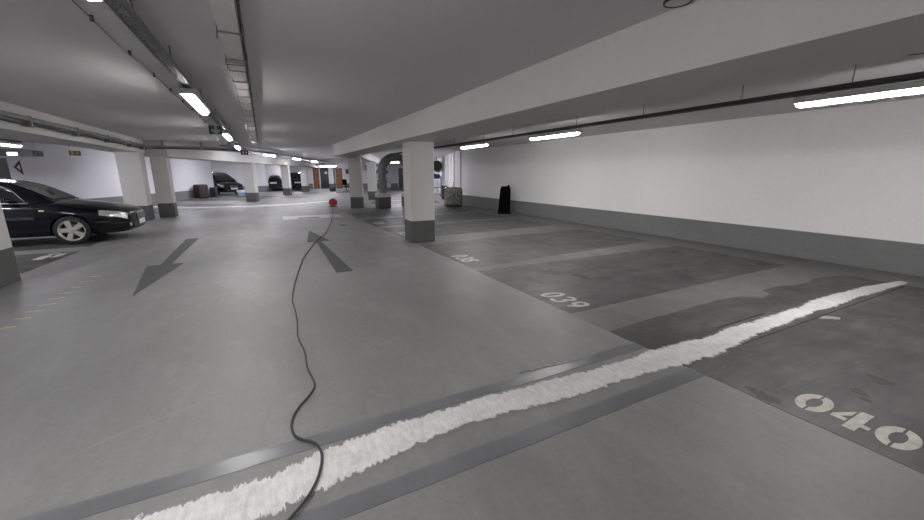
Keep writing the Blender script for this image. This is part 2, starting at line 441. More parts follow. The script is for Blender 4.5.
def arc(cx, cy, rx, ry, a0, a1, n=14):
    return [(cx+rx*math.cos(R(a0+(a1-a0)*k/n)), cy+ry*math.sin(R(a0+(a1-a0)*k/n))) for k in range(n+1)]
GLYPH = {'0': [arc(.27, .5, .185, .43, 90, 450, 28)],
         '3': [arc(.26, .73, .19, .20, 160, -90) , arc(.26, .28, .20, .235, 90, -160)],
         '9': [arc(.27, .69, .185, .24, 0, 360, 22), arc(.10, .62, .36, .55, 12, -62)],
         '8': [arc(.27, .74, .16, .19, 0, 360, 20), arc(.27, .28, .19, .24, 0, 360, 20)],
         '7': [[(.05, .94), (.55, .94), (.2, .02)]],
         '6': [arc(.27, .30, .185, .24, 0, 360, 22), arc(.44, .36, .36, .57, 170, 100)]}
def ribbon(b, path, hw, mt, z=.0058):
    path = [Vector(p) for p in path]; closed = (path[0]-path[-1]).length < 1e-4
    L_, R_ = [], []
    n = len(path)
    for i, p in enumerate(path):
        a = path[i-1] if i else (path[-2] if closed else p); c = path[i+1] if i < n-1 else (path[1] if closed else p)
        t_ = (c-a).normalized(); nn = Vector((-t_.y, t_.x))
        L_.append(b.bm.verts.new(mt @ Vector((*(p+nn*hw), z)))); R_.append(b.bm.verts.new(mt @ Vector((*(p-nn*hw), z))))
    for i in range(n-1): b.bm.faces.new((L_[i], R_[i], R_[i+1], L_[i+1]))
def digits(body, x, y, label, h=.325, adv=.655, sh=.16):
    b = MB()
    for k, ch in enumerate(body):
        for q_, st_ in enumerate(GLYPH[ch]):
            mt = Matrix(((0, h, 0, x), (-h, -sh*h, 0, y-k*adv*h), (0, 0, 1, 0), (0, 0, 0, 1)))
            ribbon(b, st_, .085, mt, .0056+.0005*q_)
    return tag(b.build('painted_number', M['mark']), label, 'bay number')
digits('039', 3.055, 3.79, 'white painted number 039 in the corner of the second bay from the front')
digits('038', 3.055, 6.48, 'white painted number 038 in the corner of the bay before the big pillar')
digits('037', 3.05, 9.75, 'white painted number 037 partly hidden by the foot of the big pillar')
digits('036', 3.0, 12.3, 'small white painted number 036 on the bay beyond the big pillar')
wn = MB()
for p in ([(-3.92, 9.62), (-3.78, 9.60), (-3.76, 10.02), (-3.90, 10.05)], [(-3.72, 9.78), (-3.62, 9.8), (-3.60, 10.16), (-3.70, 10.14)], [(-3.86, 10.1), (-3.72, 10.2), (-3.74, 10.26), (-3.88, 10.2)]):
    wn.prism(ragged(p, .03, .02), .0035, .0055)
tag(wn.build('worn_paint_mark', M['mark']), 'worn illegible pale bay marking on the floor beside the black car', 'paint mark')
# tyre soot, oil and drop marks inside the bays
def blot(cx, cy, rx, ry, seed, z=.0042):
    rnd = random.Random(seed); n = 40; ph = [rnd.uniform(0, 6.28) for _ in range(5)]
    pts = []
    for k in range(n):
        a = 2*PI*k/n; r = 1 + .22*math.sin(2*a+ph[0]) + .18*math.sin(3*a+ph[1]) + .12*math.sin(5*a+ph[2]) + .1*math.sin(9*a+ph[3])
        pts.append((cx+rx*r*math.cos(a), cy+ry*r*math.sin(a)))
    return MB().prism(pts, .0006, z).build('oil_stain', M['stain'])
M['stain'] = simple('oil_soaked_asphalt', (.040, .038, .037), .6, 0, .3, 20)
for i, (cx, cy, rx, ry, lb) in enumerate([
        (3.03, 1.18, .055, .10, 'small dark oil stain at the front edge of bay 040'),
        (4.06, .88, .05, .085, 'longer dark oil stain in bay 040 well beyond its number'),
        (3.70, .89, .04, .045, 'small dark oil spot in bay 040 just beyond the middle of its number'),
        (3.61, .83, .025, .03, 'tiny dark oil spot in bay 040 nearest the figure four'),
        (3.42, 4.35, .09, .16, 'small dark stain on bay 039 nearest its number'),
        (3.95, 4.62, .13, .2, 'larger dark stain in the middle of bay 039'),
        (4.22, 4.2, .09, .14, 'narrow dark stain in bay 039 farthest from its number'),
        (7.62, 3.35, .13, .06, 'dark stain at the wall end of bay 039')]):
    tag(blot(cx, cy, rx, ry, 20+i), lb, 'stain')
def scuff(pts, wdt, label):
    b = MB(); P_ = crom(pts, 10); n = len(P_)
    rows_ = []
    for i_, p in enumerate(P_):
        q = Vector(P_[min(i_+1, n-1)])-Vector(P_[max(i_-1, 0)]); nn = Vector((-q.y, q.x)).normalized(); h_ = wdt*(.25+.75*math.sin(PI*i_/(n-1)))*random.uniform(.5, 1)
        a_ = Vector(p)+nn*h_; c_ = Vector(p)-nn*h_
        rows_.append((b.bm.verts.new((a_.x, a_.y, .0012)), b.bm.verts.new((c_.x, c_.y, .0012))))
    for A, Bq in zip(rows_, rows_[1:]): b.bm.faces.new((A[0], Bq[0], Bq[1], A[1]))
    return tag(b.build('scuff_mark', M['scuff']), label, 'scuff')
M['scuff'] = floor_mat('pale_scuffed_coating', .232, (1, .99, .99), .5, .65)
def crom(P, n=8):
    out = []
    for i in range(len(P)-1):
        p0, p1, p2, p3 = P[max(i-1, 0)], P[i], P[i+1], P[min(i+2, len(P)-1)]
        for k in range(n):
            u = k/n
            out.append(tuple(.5*((2*b) + (-a+c)*u + (2*a-5*b+4*c-d)*u*u + (-a+3*b-3*c+d)*u**3) for a, b, c, d in zip(p0, p1, p2, p3)))
    out.append(tuple(P[-1])); return out
scuff([(-1.19, 2.55), (-1.0, 2.72), (-.72, 2.84), (-.35, 2.98)], .018, 'pale curved scuff on the lane at lower left, before the white stripe')
scuff([(.62, 3.1), (.95, 3.3), (1.25, 3.22)], .03, 'short pale scuff on the lane right of the black cable')
sheet('concrete_patch', [(.5, 14.35), (2.5, 14.35), (2.5, 15.45), (.5, 15.45)], M['patch'], .003, .01)
dr = thing('floor_drain', 'long dark slot drain grate in the pale floor patch before the red reel', 'drain', (1.32, 14.62, 0))
MB().span(-.36, .36, -.11, .11, .0032, .008).build('grate_frame', M['dark'], dr)
gb = MB()
for k in range(17): gb.span(-.33+k*.04, -.33+k*.04+.030, -.08, .08, .0082, .011)
gb.build('grate', M['dark'], dr)
tag(blot(2.05, 12.0, .12, .1, 77, .003), 'small dark dot stain on the lane before the pillar beside the pipe arch', 'stain')

# ------------------------------------------------------------------ extension cable and reel
cab = [(-.2, 1.4), (-0.098, 1.585), (-0.043, 1.627), (0.042, 1.719), (0.102, 1.829), (0.134, 1.952), (0.134, 2.039), (0.109, 2.109), (0.028, 2.211), (0.006, 2.289), (0.003, 2.354), (0.022, 2.447), (0.069, 2.545), (0.116, 2.614), (0.165, 2.701), (0.189, 2.775), (0.188, 2.875), (0.167, 3.054), (0.170, 3.227), (0.174, 3.400), (0.146, 3.766), (0.169, 4.136), (0.178, 4.581), (0.176, 5.000), (0.234, 5.578), (0.315, 6.177), (0.492, 7.347),
       (.539, 7.562), (.951, 9.274), (1.308, 10.433), (1.701, 12.239), (2.235, 15.217), (2.80, 18.75)]
def crom(P, n=8):
    out = []
    for i in range(len(P)-1):
        p0, p1, p2, p3 = P[max(i-1, 0)], P[i], P[i+1], P[min(i+2, len(P)-1)]
        for k in range(n):
            u = k/n
            out.append(tuple(.5*((2*b) + (-a+c)*u + (2*a-5*b+4*c-d)*u*u + (-a+3*b-3*c+d)*u**3) for a, b, c, d in zip(p0, p1, p2, p3)))
    out.append(tuple(P[-1])); return out
CR = .0075
pts = [(p[0], p[1], CR+.005) for p in crom(cab)]
i2 = [k for k, p in enumerate(pts) if 1.6 < p[1] < 2.2]
pts = [(x, y, z+(.008 if 1.62 < y < 2.15 else 0)) for x, y, z in pts]
tag(MB().tube(pts, CR, 10).build('extension_cable', M['dpipe'], None, True), 'long black extension cable snaking across the lane to the red reel', 'cable')
rl = thing('cable_reel', 'red cable reel standing on the lane at the end of the black cable', 'reel', (2.85, 18.95, 0), R(-25))
my = Matrix.Translation((0, 0, .21)) @ Matrix.Rotation(PI/2, 4, 'X')
for s in (-1, 1):
    MB().lathe([(.03, s*.075-.01), (.165, s*.075-.01), (.175, s*.075), (.165, s*.075+.01), (.03, s*.075+.01)], my, 28).build('flange', M['red'], rl, True)
MB().lathe([(.125, -.06), (.125, .06)], my, 24).build('wound_cable', M['dpipe'], rl, True)
fr = MB()
for s in (-1, 1):
    fr.tube([(-.17, s*.11, .012), (-.12, s*.11, .12), (0, s*.11, .21), (.12, s*.11, .12), (.17, s*.11, .012), (-.17, s*.11, .012)], .01, 8)
fr.tube([(0, -.11, .21), (0, -.11, .40), (0, .11, .40), (0, .11, .21)], .011, 8)
fr.build('stand', M['dark'], rl, True)
MB().lathe([(.05, -.1), (.055, -.09), (.05, -.085)], my, 16).build('socket_plate', M['dark'], rl, True)

# ------------------------------------------------------------------ tube lights
def lamp_proto(cool, m=None):
    r = bpy.data.objects.new('tube_light', None); col.objects.link(r)
    L = 1.44
    prof = [(.012, -L/2), (.038, -L/2+.006), (.050, -L/2+.03), (.053, -L/2+.06), (.053, L/2-.06), (.050, L/2-.03), (.038, L/2-.006), (.012, L/2)]
    m = Matrix.Translation((0, 0, -.045)) @ Matrix.Rotation(PI/2, 4, 'X') @ Matrix.Diagonal((1.05, .85, 1, 1))
    MB().lathe(prof, m, 20).build('diffuser', M[cool or 'tube'], r, True)
    h = MB().span(-.074, .074, -L/2-.012, L/2+.012, -.050, .012, bev=.008)
    h.build('housing', M['lhouse'], r)
    for y in (-.5, .5): MB().span(-.012, .012, y-.02, y+.02, .0122, .04).build('mounting_clip', M['galv'], r)
    return r
LP = {}
def lamp(p, rz, label, cool=False, z=2.445):
    if cool not in LP:
        o = lamp_proto(cool); LP[cool] = o
    else: o = copy_tree(LP[cool])
    o.location = (p[0], p[1], z); o.rotation_euler.z = rz
    tag(o, label, 'tube light', 'tube lights under the ceiling'); return o
for y, lb in [(-6.2, 'tube light over the lane far behind the viewpoint'), (-2.6, 'tube light over the lane behind the viewpoint'),
              (1.95, 'tube light at the top edge of the picture beside the perforated cable tray'),
              (6.05, 'largest tube light over the lane, where the perforated tray ends before the green arrow sign'),
              (10.9, 'second tube light over the lane, just past the green arrow sign'),
              (15.2, 'third tube light over the lane, above the small dark hanging sign')]:
    lamp((-.64, y), 0, lb)
for k, s in enumerate((4.3, 9.1, 13.8)):
    p = B(s, 2.25)
    lamp(p, -PH, ['first and widest tube light past the bend of the lane', 'middle tube light of the three past the bend of the lane', 'last and smallest of the three tube lights past the bend of the lane'][k], 'tubec')
RX = 5.35
for y, lb in [(-3.2, 'tube light along the right wall behind the viewpoint'), (1.58, 'long bright tube light high on the right, cut off by the right edge'),
              (6.37, 'middle tube light hanging below the tray along the white right wall'), (9.72, 'tube light near the white wall corner, above the leaning black board')]:
    lamp((RX, y), 0, lb, 'tuber', z=2.345)
for y, lb in [(14.75, 'tube light at the left edge above the black car'), (9.6, 'tube light over the left bays out of frame'), (3, 'tube light over the left bays beside the viewpoint')]:
    lamp((-5.95, y), 0, lb, 'tubec', 2.345)
for s, t, lb, z, rz in [(5.5, -2.3, 'tube light over the far left bays behind the beam', 2.58, 0), (16.8, -6.2, 'tube light above the black minivan nook', 2.58, 0), (11.0, -2.3, 'added unseen tube light over the far left bays before the dark tub', 2.58, 0), (18.0, -1.6, 'added unseen tube light over the far left bays before the small hatchback', 2.58, 0),  # last two here are unseen, added to brighten the far left bays
                 (23.7, -1.2, 'distant tube light above the black van, leftmost of three', 2.28, 0),
                 (23.7, -.4, 'distant tube light above the gap between black van and orange door', 2.28, 0),
                 (23.7, 1.35, 'distant tube light lying crosswise in front of the far white pillar', 2.28, PI/2),
                 (6.0, 9.3, 'tube light over the far right bays above the wrapped load', 2.58, 0), (11, 8.1, 'tube light seen through the grey pipe arch', 2.33, PI/2),
                 (12.5, 9.6, 'tube light over the trolley and the narrow bin', 2.5, 0), (18.5, 8.6, 'tube light over the far right bays near the dark doorway', 2.58, 0)]:
    lamp(B(s, t), -PH+rz, lb, 'tubec', z)

# ------------------------------------------------------------------ trays, trunking and pipes under the ceiling
def tray_obj(name, y0, y1, w, label, loc, rz=0, rods=(), z=2.42, rs=.03, m='galv'):
    r = thing(name, label, 'cable tray', (loc[0], loc[1], z), rz)
    b = MB()
    L = y1-y0; step = .075
    # perforated bottom: rungs between two rails, plus up-stands
    for sx in (-1, 1):
        b.span(sx*w/2-.004, sx*w/2+.004, y0, y1, 0, .045)
        b.span(sx*w/2-(.018 if sx > 0 else 0), sx*w/2+(0 if sx > 0 else .018), y0, y1, 0, .003)
    b.span(-.012, .012, y0, y1, 0, .003)
    k = 0
    while y0 + k*step < y1:
        yy = y0+k*step; b.span(-w/2, w/2, yy, yy+.028, 0, .003); k += 1
    b.build('tray', M[m], r)
    for q, x in enumerate((-.026, -.003, .021)):
        MB().tube([(x + .004*math.sin(3*y+q), y, .016) for y in [y0+.05+i*(L-.1)/30 for i in range(31)]], .010, 6).build('cable', M['dpipe'], r, True)
    for yy in rods:
        MB().cyl((rs, yy, .0), (rs, yy, CEIL-z), .006, 8).build('hanger_rod', M['galv'], r)
    return r
tray_obj('cable_tray', -6.5, 16.9, .08, 'perforated galvanised cable tray hanging over the middle of the lane', (-.645, 0), rods=(1.4, 3.3, 4.45, 5.6, 6.4, 8.2, 9.9, 12, 14.4, 16.4), z=2.487)
p = B(0, 2.25)
pb = B(-.6, 2.25)
tray_obj('cable_tray', 0, 20, .12, 'cable tray carrying the lamps past the bend of the lane', (pb.x, pb.y), -PH, rods=(2, 5, 8, 11, 14, 17), z=2.487)
tray_obj('cable_tray', -6.5, 16.7, .11, 'long dark cable tray running along the right wall above its tube lights', (RX, 0), rods=(.3, 1.88, 2.9, 4.3, 5.75, 7.3, 7.85, 9.2, 11, 13), z=2.385, m='dgalv')
tray_obj('cable_tray', 6, 15.5, .11, 'dark cable tray over the left bays behind the left beam', (-5.95, 0), rods=(8, 11, 14), z=2.385, m='dgalv')
# flat white trunking on the ceiling
tr = thing('ceiling_trunking', 'flat white trunking fixed lengthwise to the ceiling with straps', 'trunking', (-.11, 0, CEIL))
MB().span(-.075, .065, -6.5, 16.3, -.065, 0, bev=.004).build('trunk', M['wtrunk'], tr)
MB().tube([(.082, y, -.02 - .004*math.sin(y*5)) for y in [-6 + .5*i for i in range(45)]], .009, 6).build('side_cable', M['dpipe'], tr, True)
for k, y in enumerate((2.2, 3.62, 4.42, 4.5, 4.6, 4.87, 5.4, 5.84, 6.4, 6.92, 7.65, 8.41, 9.18, 10.2, 11.4, 12.8, 14.4)):
    wd = .018 if k in (1, 2, 6) else .009
    s = MB().span(-.082, .088, y-wd, y+wd, -.071, -.066)
    s.span(-.084, -.078, y-wd, y+wd, -.071, -.001 if k % 3 else .0)
    s.span(.09, .096, y-wd, y+wd, -.071, 0)
    if k in (1, 2, 4, 8): s.cyl((-.084, y, -.068), (-.088, y+.03, -.11), .005, 6)
    s.build('strap', M['gpipe'], tr)
# thin wire along the ceiling
wr = thing('ceiling_wire', 'thin grey wire clipped to the ceiling left of the perforated tray', 'wire', (-.97, 0, CEIL))
MB().tube([(.006*math.sin(y*2.3), y, -.03-.006*math.sin(y*3.1)) for y in [-2 + .25*i for i in range(59)]], .006, 6).build('conduit', M['gpipe'], wr, True)
for y in [1.2 + .9*i for i in range(12)]:
    MB().span(-.01, .01, y-.012, y+.012, -.04, 0).build('clip', M['dpipe'], wr)
# pipes along the left beam, turning across to the lane tray and on along the far beam
pp = thing('ceiling_pipe', 'grey pipe fixed along the side of the left beam with dark cables below it', 'pipe', (-3.44, 0, 2.42))
MB().tube([(0, y, .03) for y in (-6, 0, 6, 12, 16.75)], .045, 12).build('pipe', M['gpipe'], pp, True)
MB().tube([(0.0, y, -.055 - .008*math.sin(y*3)) for y in [-6+.4*i for i in range(57)]], .022, 8).build('cable_bundle', M['dpipe'], pp, True)
for y in (5.2, 7.3, 9.4, 11.3, 13.2, 15.1, 16.4):
    b = MB().span(-.06, .05, y-.02, y+.02, -.09, .08)
    b.span(-.06, .03, y-.1, y+.1, -.095, -.085)
    b.build('bracket', M['gpipe'], pp)
cp = thing('ceiling_pipe', 'dark pipe crossing under the ceiling from the left beam to the lane lamps', 'pipe', (0, 0, 2.46))
e = [B(s, 1.75) for s in (0, 3, 6, 9, 12, 15, 18)]
MB().tube(crom([(-3.40, 16.75, -.06), (-3.2, 16.95, -.01), (-2.9, 17.0, 0), (-1.9, 17.05, 0), (-.7, 17.2, 0), (e[0].x-.4, e[0].y+1.0, 0)] + [(q.x, q.y, 0) for q in e[1:]], 6), .035, 10).build('pipe', M['gpipe'], cp, True)
MB().tube(crom([(-3.40, 16.70, -.10), (-3.2, 16.92, -.06), (-1.9, 17.0, -.055), (-.7, 17.1, -.06)], 6), .02, 8).build('cable', M['dpipe'], cp, True)
for x in (-2.98, -1.86, -1.0):
    MB().span(x-.03, x+.03, 16.97, 17.13, -.09, CEIL-2.46).build('bracket', M['gpipe'], cp)
# far pipe under the left far beam
fp = thing('ceiling_pipe', 'thin dark pipe under the far left beam above the dark tub', 'pipe', (0, 0, 0))
MB().tube([B(s, -1.0, 2.3) for s in (8, 12, 16, 20, 26)], .05, 8).build('pipe', M['gpipe'], fp, True)
MB().box(B(10.5, -1.1, 2.25), (.5, .3, .1), -PH, bev=.01).build('junction_box', M['dark'], fp)

# round detector and cable loop by the right beam
for loc, lb in [((2.53, 1.845, CEIL), 'round flush ceiling fitting with a dark rim at the top edge beside the right beam'), ((5.5, 1.50, CEIL), 'round flush ceiling fitting just beyond the right beam, at the right edge')]:
    d = thing('ceiling_fitting', lb, 'ceiling fitting', loc)
    MB().lathe([(.085, -.0005), (.085, -.012), (.078, -.014), (.076, -.012), (.076, -.0005)], n=32, cap=False).build('rim', M['dark'], d, True)
    MB().lathe([(.074, -.0005), (.074, -.009), (.02, -.012), (.01, -.012)], n=32).build('cover', M['lhouse'], d, True)

# ------------------------------------------------------------------ hanging signs
def sign(loc, w, h, rz, label, face, mark, arrow=True, rod=(-.4, .4)):
    r = thing('hanging_sign', label, 'sign', loc, rz)
    MB().box((0, 0, 0), (w, .03, h), bev=.004).build('panel', face, r)
    ar = MB()
    mt = Matrix.Rotation(PI/2, 4, 'X')
    if arrow:
        ar.prism([(-.025, .075), (.025, .075), (.025, -.01), (.07, .02), (.07, -.025), (0, -.085), (-.07, -.025), (-.07, .02), (-.025, -.01)], .0152, .018, mt)
    else:
        ar.prism([(-.085, -.06), (-.02, -.06), (-.02, .06), (-.085, .06)], .0152, .018, mt)
        ar.prism([(.02, -.03), (.09, -.03), (.09, .04), (.02, .04)], .0152, .018, mt)
    ar.build('pictogram', mark, r)
    for x in [w*k for k in rod]:
            MB().cyl((x, 0, h/2), (x, 0, CEIL-loc[2]), .004, 6).build('hanger_rod', M['galv'], r)
    return r
sign((-.71, 9.0, 2.365), .22, .155, 0, 'green hanging sign with a pale downward arrow beside the lane lights', M['green'], M['signw'], True, (-.4,))
sign((-.53, 17.6, 2.345), .26, .17, 0, 'small dark hanging sign below the third lane light', M['dark'], M['signw'], False, ())
sign((-4.68, 15.0, 2.11), .24, .13, R(10), 'small dark hanging sign with yellowish marks left of the cream pillar', M['dark'], M['signy'], False)
vb = thing('ventilation_duct', 'dark boxy ventilation duct under the ceiling behind the small lit sign', 'duct', (-6.35, 16.5, 2.14))
MB().box((0, 0, 0), (.72, .7, .17), bev=.008).build('casing', M['dark'], vb)
MB().box((0, -.33, 0), (.75, .03, .20), bev=.004).build('flange', M['dark'], vb)
for x in (-.3, .3): MB().cyl((x, 0, .085), (x, 0, CEIL-2.14), .006, 6).build('hanger_rod', M['galv'], vb)
s4 = thing('exit_light', 'small bluish white lit sign in front of the dark duct at the left edge', 'sign', (-6.36, 16.03, 2.10))
MB().box((0, 0, 0), (.19, .05, .085), bev=.006).build('lit_panel', M['lit'], s4)
MB().box((0, .055, .0), (.2, .05, .11), bev=.004).build('housing', M['lhouse'], s4)
# triangle painted on the left wall
P = [(.42, 1.98), (.18, 1.76), (.45, 1.52)]
tb = MB()
def trip(k):
    cx = sum(p[0] for p in P)/3; cz = sum(p[1] for p in P)/3
    return [(cx+(x-cx)*k, cz+(z-cz)*k) for x, z in P]
o3, i3 = trip(1.12), trip(.52)
for k in range(3):
    q = [o3[k], o3[(k+1) % 3], i3[(k+1) % 3], i3[k]]
    f = [tb.bm.verts.new(B(s, tl+.012, z)) for s, z in q]; bk = [tb.bm.verts.new(B(s, tl+.002, z)) for s, z in q]
    tb.bm.faces.new(f); tb.bm.faces.new(bk[::-1])
    for j in range(4): tb.bm.faces.new((f[j], f[(j+1) % 4], bk[(j+1) % 4], bk[j]))
tag(tb.build('wall_triangle', M['black_paint']), 'black triangle outline on the pale left wall above the black car', 'sign')
dd = thing('steel_door', 'dark steel door leaf on the left wall at the left edge, behind the car roof', 'door', tuple(B(-.55, tl+.03)), PI/2-PH)
MB().box((-.0, 0, 1.03), (.95, .06, 2.06), bev=.006).build('leaf', M['doord'], dd)
MB().box((.36, -.05, 1.02), (.12, .03, .03), bev=.004).build('handle', M['galv'], dd)

# ------------------------------------------------------------------ cars
def curve(tab):
    xs = [p[0] for p in tab]; ys = [p[1] for p in tab]; n = len(xs)
    ms = []
    for i in range(n):
        if i in (0, n-1):
            j = 0 if i == 0 else n-2
            ms.append((ys[j+1]-ys[j])/(xs[j+1]-xs[j]))
        else:
            d0 = (ys[i]-ys[i-1])/(xs[i]-xs[i-1]); d1 = (ys[i+1]-ys[i])/(xs[i+1]-xs[i])
            ms.append(0 if d0*d1 <= 0 else 2*d0*d1/(d0+d1))
    def f(x):
        if x <= xs[0]: return ys[0]
        if x >= xs[-1]: return ys[-1]
        for i in range(n-1):
            if x <= xs[i+1]:
                h = xs[i+1]-xs[i]; u = (x-xs[i])/h
                return ((2*u**3-3*u*u+1)*ys[i] + (u**3-2*u*u+u)*h*ms[i] + (-2*u**3+3*u*u)*ys[i+1] + (u**3-u*u)*h*ms[i+1])
    return f
ESTATE = dict(L=4.55, w=[(0, .66), (.06, .74), (.15, .79), (.35, .84), (.8, .875), (1.4, .885), (3.4, .885), (4.1, .84), (4.42, .78), (4.55, .70)],
    b=[(0, .27), (.1, .21), (.5, .19), (1, .19), (3.8, .2), (4.4, .26), (4.55, .34)],
    s=[(0, .60), (.1, .655), (.4, .72), (.9, .80), (1.3, .865), (2, .89), (3.2, .91), (4.2, .92), (4.55, .86)],
    t=[(0, .66), (.06, .71), (.2, .775), (.5, .855), (.9, .925), (1.25, .975), (1.7, .96), (3, .96), (4.2, .96), (4.55, .93)],
    bulge=.10, fw=.96, rw=3.61, wr=.315, wy=.80,
    gh=[(1.22, .965, .66), (1.45, 1.115, .62), (1.75, 1.285, .585), (2.05, 1.385, .56), (2.4, 1.428, .55), (2.9, 1.43, .545), (3.5, 1.40, .53), (3.9, 1.33, .52), (4.2, 1.19, .54), (4.45, .98, .60)],
    ghb=[(1.22, .70), (1.5, .79), (2, .825), (3, .825), (3.9, .80), (4.45, .70)],
    wins=[[(1.62, .945), (2.58, .945), (2.58, 1.345), (2.13, 1.335), (1.83, 1.20)], [(2.68, .945), (3.42, .945), (3.42, 1.325), (2.68, 1.35)], [(3.52, .955), (4.05, .97), (3.82, 1.26), (3.52, 1.31)]],
    zb=.93)
VAN = dict(L=4.3, w=[(0, .70), (.06, .77), (.15, .82), (.4, .86), (.9, .89), (3.6, .89), (4.1, .87), (4.3, .82)],
    b=[(0, .30), (.1, .24), (.5, .2), (3.7, .22), (4.3, .34)],
    s=[(0, .66), (.1, .72), (.5, .84), (1, .93), (2, .98), (4.3, 1.0)],
    t=[(0, .74), (.06, .79), (.2, .86), (.5, .95), (.8, 1.03), (1.1, 1.05), (3, 1.05), (4.3, 1.05)],
    bulge=.10, fw=.85, rw=3.5, wr=.32, wy=.80,
    gh=[(.62, 1.0, .68), (.9, 1.19, .65), (1.2, 1.38, .62), (1.55, 1.55, .60), (1.95, 1.64, .59), (2.6, 1.67, .59), (3.4, 1.65, .58), (3.9, 1.60, .58), (4.12, 1.45, .60), (4.26, 1.06, .66)],
    ghb=[(.62, .72), (1, .80), (2, .835), (3.9, .83), (4.26, .76)],
    wins=[[(1.25, 1.05), (2.3, 1.05), (2.3, 1.53), (1.68, 1.52), (1.42, 1.36)], [(2.4, 1.05), (3.15, 1.05), (3.15, 1.53), (2.4, 1.54)], [(3.25, 1.05), (3.9, 1.06), (3.84, 1.48), (3.25, 1.52)]],
    zb=1.03)
def make_car(P, label, loc, rz, name='parked_car', detail=True):
    root = thing(name, label, 'car', loc, rz)
    L = P['L']; X = lambda u: L/2-u
    w, b, s, t = (curve(P[k]) for k in 'wbst')
    def half(u):
        W, bb, S, T = w(u), b(u), s(u), t(u)
        return [(0, bb), (.6*W, bb), (.92*W, bb+.012), (.975*W, bb+.06), (.995*W, bb+.16), (1.0*W, bb+.30 if bb+.30 < S-.2 else (bb+S)/2), (.998*W, S-.14),
                (.985*W, S-.05), (.955*W, S+.0), (.90*W, S+.3*(T-S)), (.74*W, S+.72*(T-S)), (.42*W, S+.94*(T-S)), (0, T)]
    def nose(u, y):
        W = w(u)
        return P['bulge']*(1-(min(1, abs(y)/max(W, .01)))**2)*math.exp(-u/.22)
    NS = 64
    us = [L*(i/NS)**1.35 if i < NS else L for i in range(NS+1)]
    bm = MB()
    rings = []
    for u in us:
        h = half(u); ring = [(y, z) for y, z in h] + [(-y, z) for y, z in h[-2:0:-1]]
        rings.append([bm.bm.verts.new((X(u)+nose(u, y), y, z)) for y, z in ring])
    n = len(rings[0])
    for A, Bq in zip(rings, rings[1:]):
        for k in range(n): bm.bm.faces.new((A[k], A[(k+1) % n], Bq[(k+1) % n], Bq[k]))
    m = len(half(0))
    for ring, u in ((rings[0], 0), (rings[-1], L)):          # cap front and back, bridged across the width
        cols = [ring[:m]]
        for c in range(1, 9):
            f = 1-2*c/8
            if c == 8: cols.append([ring[0]]+[ring[n-k] for k in range(1, m-1)]+[ring[m-1]]); break
            colv = [ring[0]]
            for k in range(1, m-1):
                y, z = half(u)[k]; yy = y*f
                colv.append(bm.bm.verts.new((X(u)+nose(u, yy) - (.0 if u == 0 else -.03*(1-f*f)), yy, z)))
            colv.append(ring[m-1]); cols.append(colv)
        for A, Bq in zip(cols, cols[1:]):
            for k in range(m-1):
                q = []
                for v in (A[k], A[k+1], Bq[k+1], Bq[k]):
                    if v not in q: q.append(v)
                if len(q) >= 3:
                    try: bm.bm.faces.new(q)
                    except ValueError: pass
    body = bm.build('body', M['paint'], root, True, 50)
    # wheel arches cut out of the body
    ct = MB()
    for u in (P['fw'], P['rw']):
        for sy in (-1, 1): ct.cyl((X(u), sy*.62, P['wr']), (X(u), sy*1.1, P['wr']), P['wr']+.035, 32)
    cut = ct.build('cutter')
    md = body.modifiers.new('arches', 'BOOLEAN'); md.object = cut; md.operation = 'DIFFERENCE'; md.solver = 'EXACT'
    cut.parent = root
    bpy.context.view_layer.update()
    dg = bpy.context.evaluated_depsgraph_get()
    me = bpy.data.meshes.new_from_object(body.evaluated_get(dg))
    body.modifiers.clear()
    if len(me.polygons) > 200: body.data = me
    bpy.data.objects.remove(cut)
    # greenhouse: glass core and painted roof + pillars
    gz = curve([(a, c) for a, c, d in P['gh']]); gw = curve([(a, d) for a, c, d in P['gh']]); gb_ = curve(P['ghb'])
    g0, g1 = P['gh'][0][0], P['gh'][-1][0]; zb = P['zb']
    def gring(u):
        zt = gz(u); wt = gw(u); wb = gb_(u)
        e = max(.0, min(1, (zt-zb)/.3))
        hh = [(0, zb-.03), (wb, zb-.03), (wb*(1-.0)-.0, zb), ((wb+wt+.04)/2+.012*e, (zb+zt-.05)/2), (wt+.04, zt-.05*e-.003), (wt-.03, zt-.012*e), (wt*.6, zt+.006*e), (0, zt+.012*e)]
        return hh
    gm = MB(); gr = []
    gus = [g0+(g1-g0)*i/36 for i in range(37)]
    for u in gus:
        h = gring(u); ring = h + [(-y, z) for y, z in h[-2:0:-1]]
        gr.append([gm.bm.verts.new((X(u), y, z)) for y, z in ring])
    for A, Bq in zip(gr, gr[1:]):
        k_n = len(A)
        for k in range(k_n): gm.bm.faces.new((A[k], A[(k+1) % k_n], Bq[(k+1) % k_n], Bq[k]))
    gm.bm.faces.new(gr[0]); gm.bm.faces.new(gr[-1][::-1])
    gm.build('roof', M['paint'], root, True, 35)
    def side(u, z, off=.006):
        h = gring(u)[2:5]
        y = h[-1][0]
        for (y0, z0), (y1, z1) in zip(h, h[1:]):
            if z0 <= z <= z1: y = y0+(y1-y0)*(z-z0)/(z1-z0); break
        if z < h[0][1]: y = h[0][0]
        return y+off
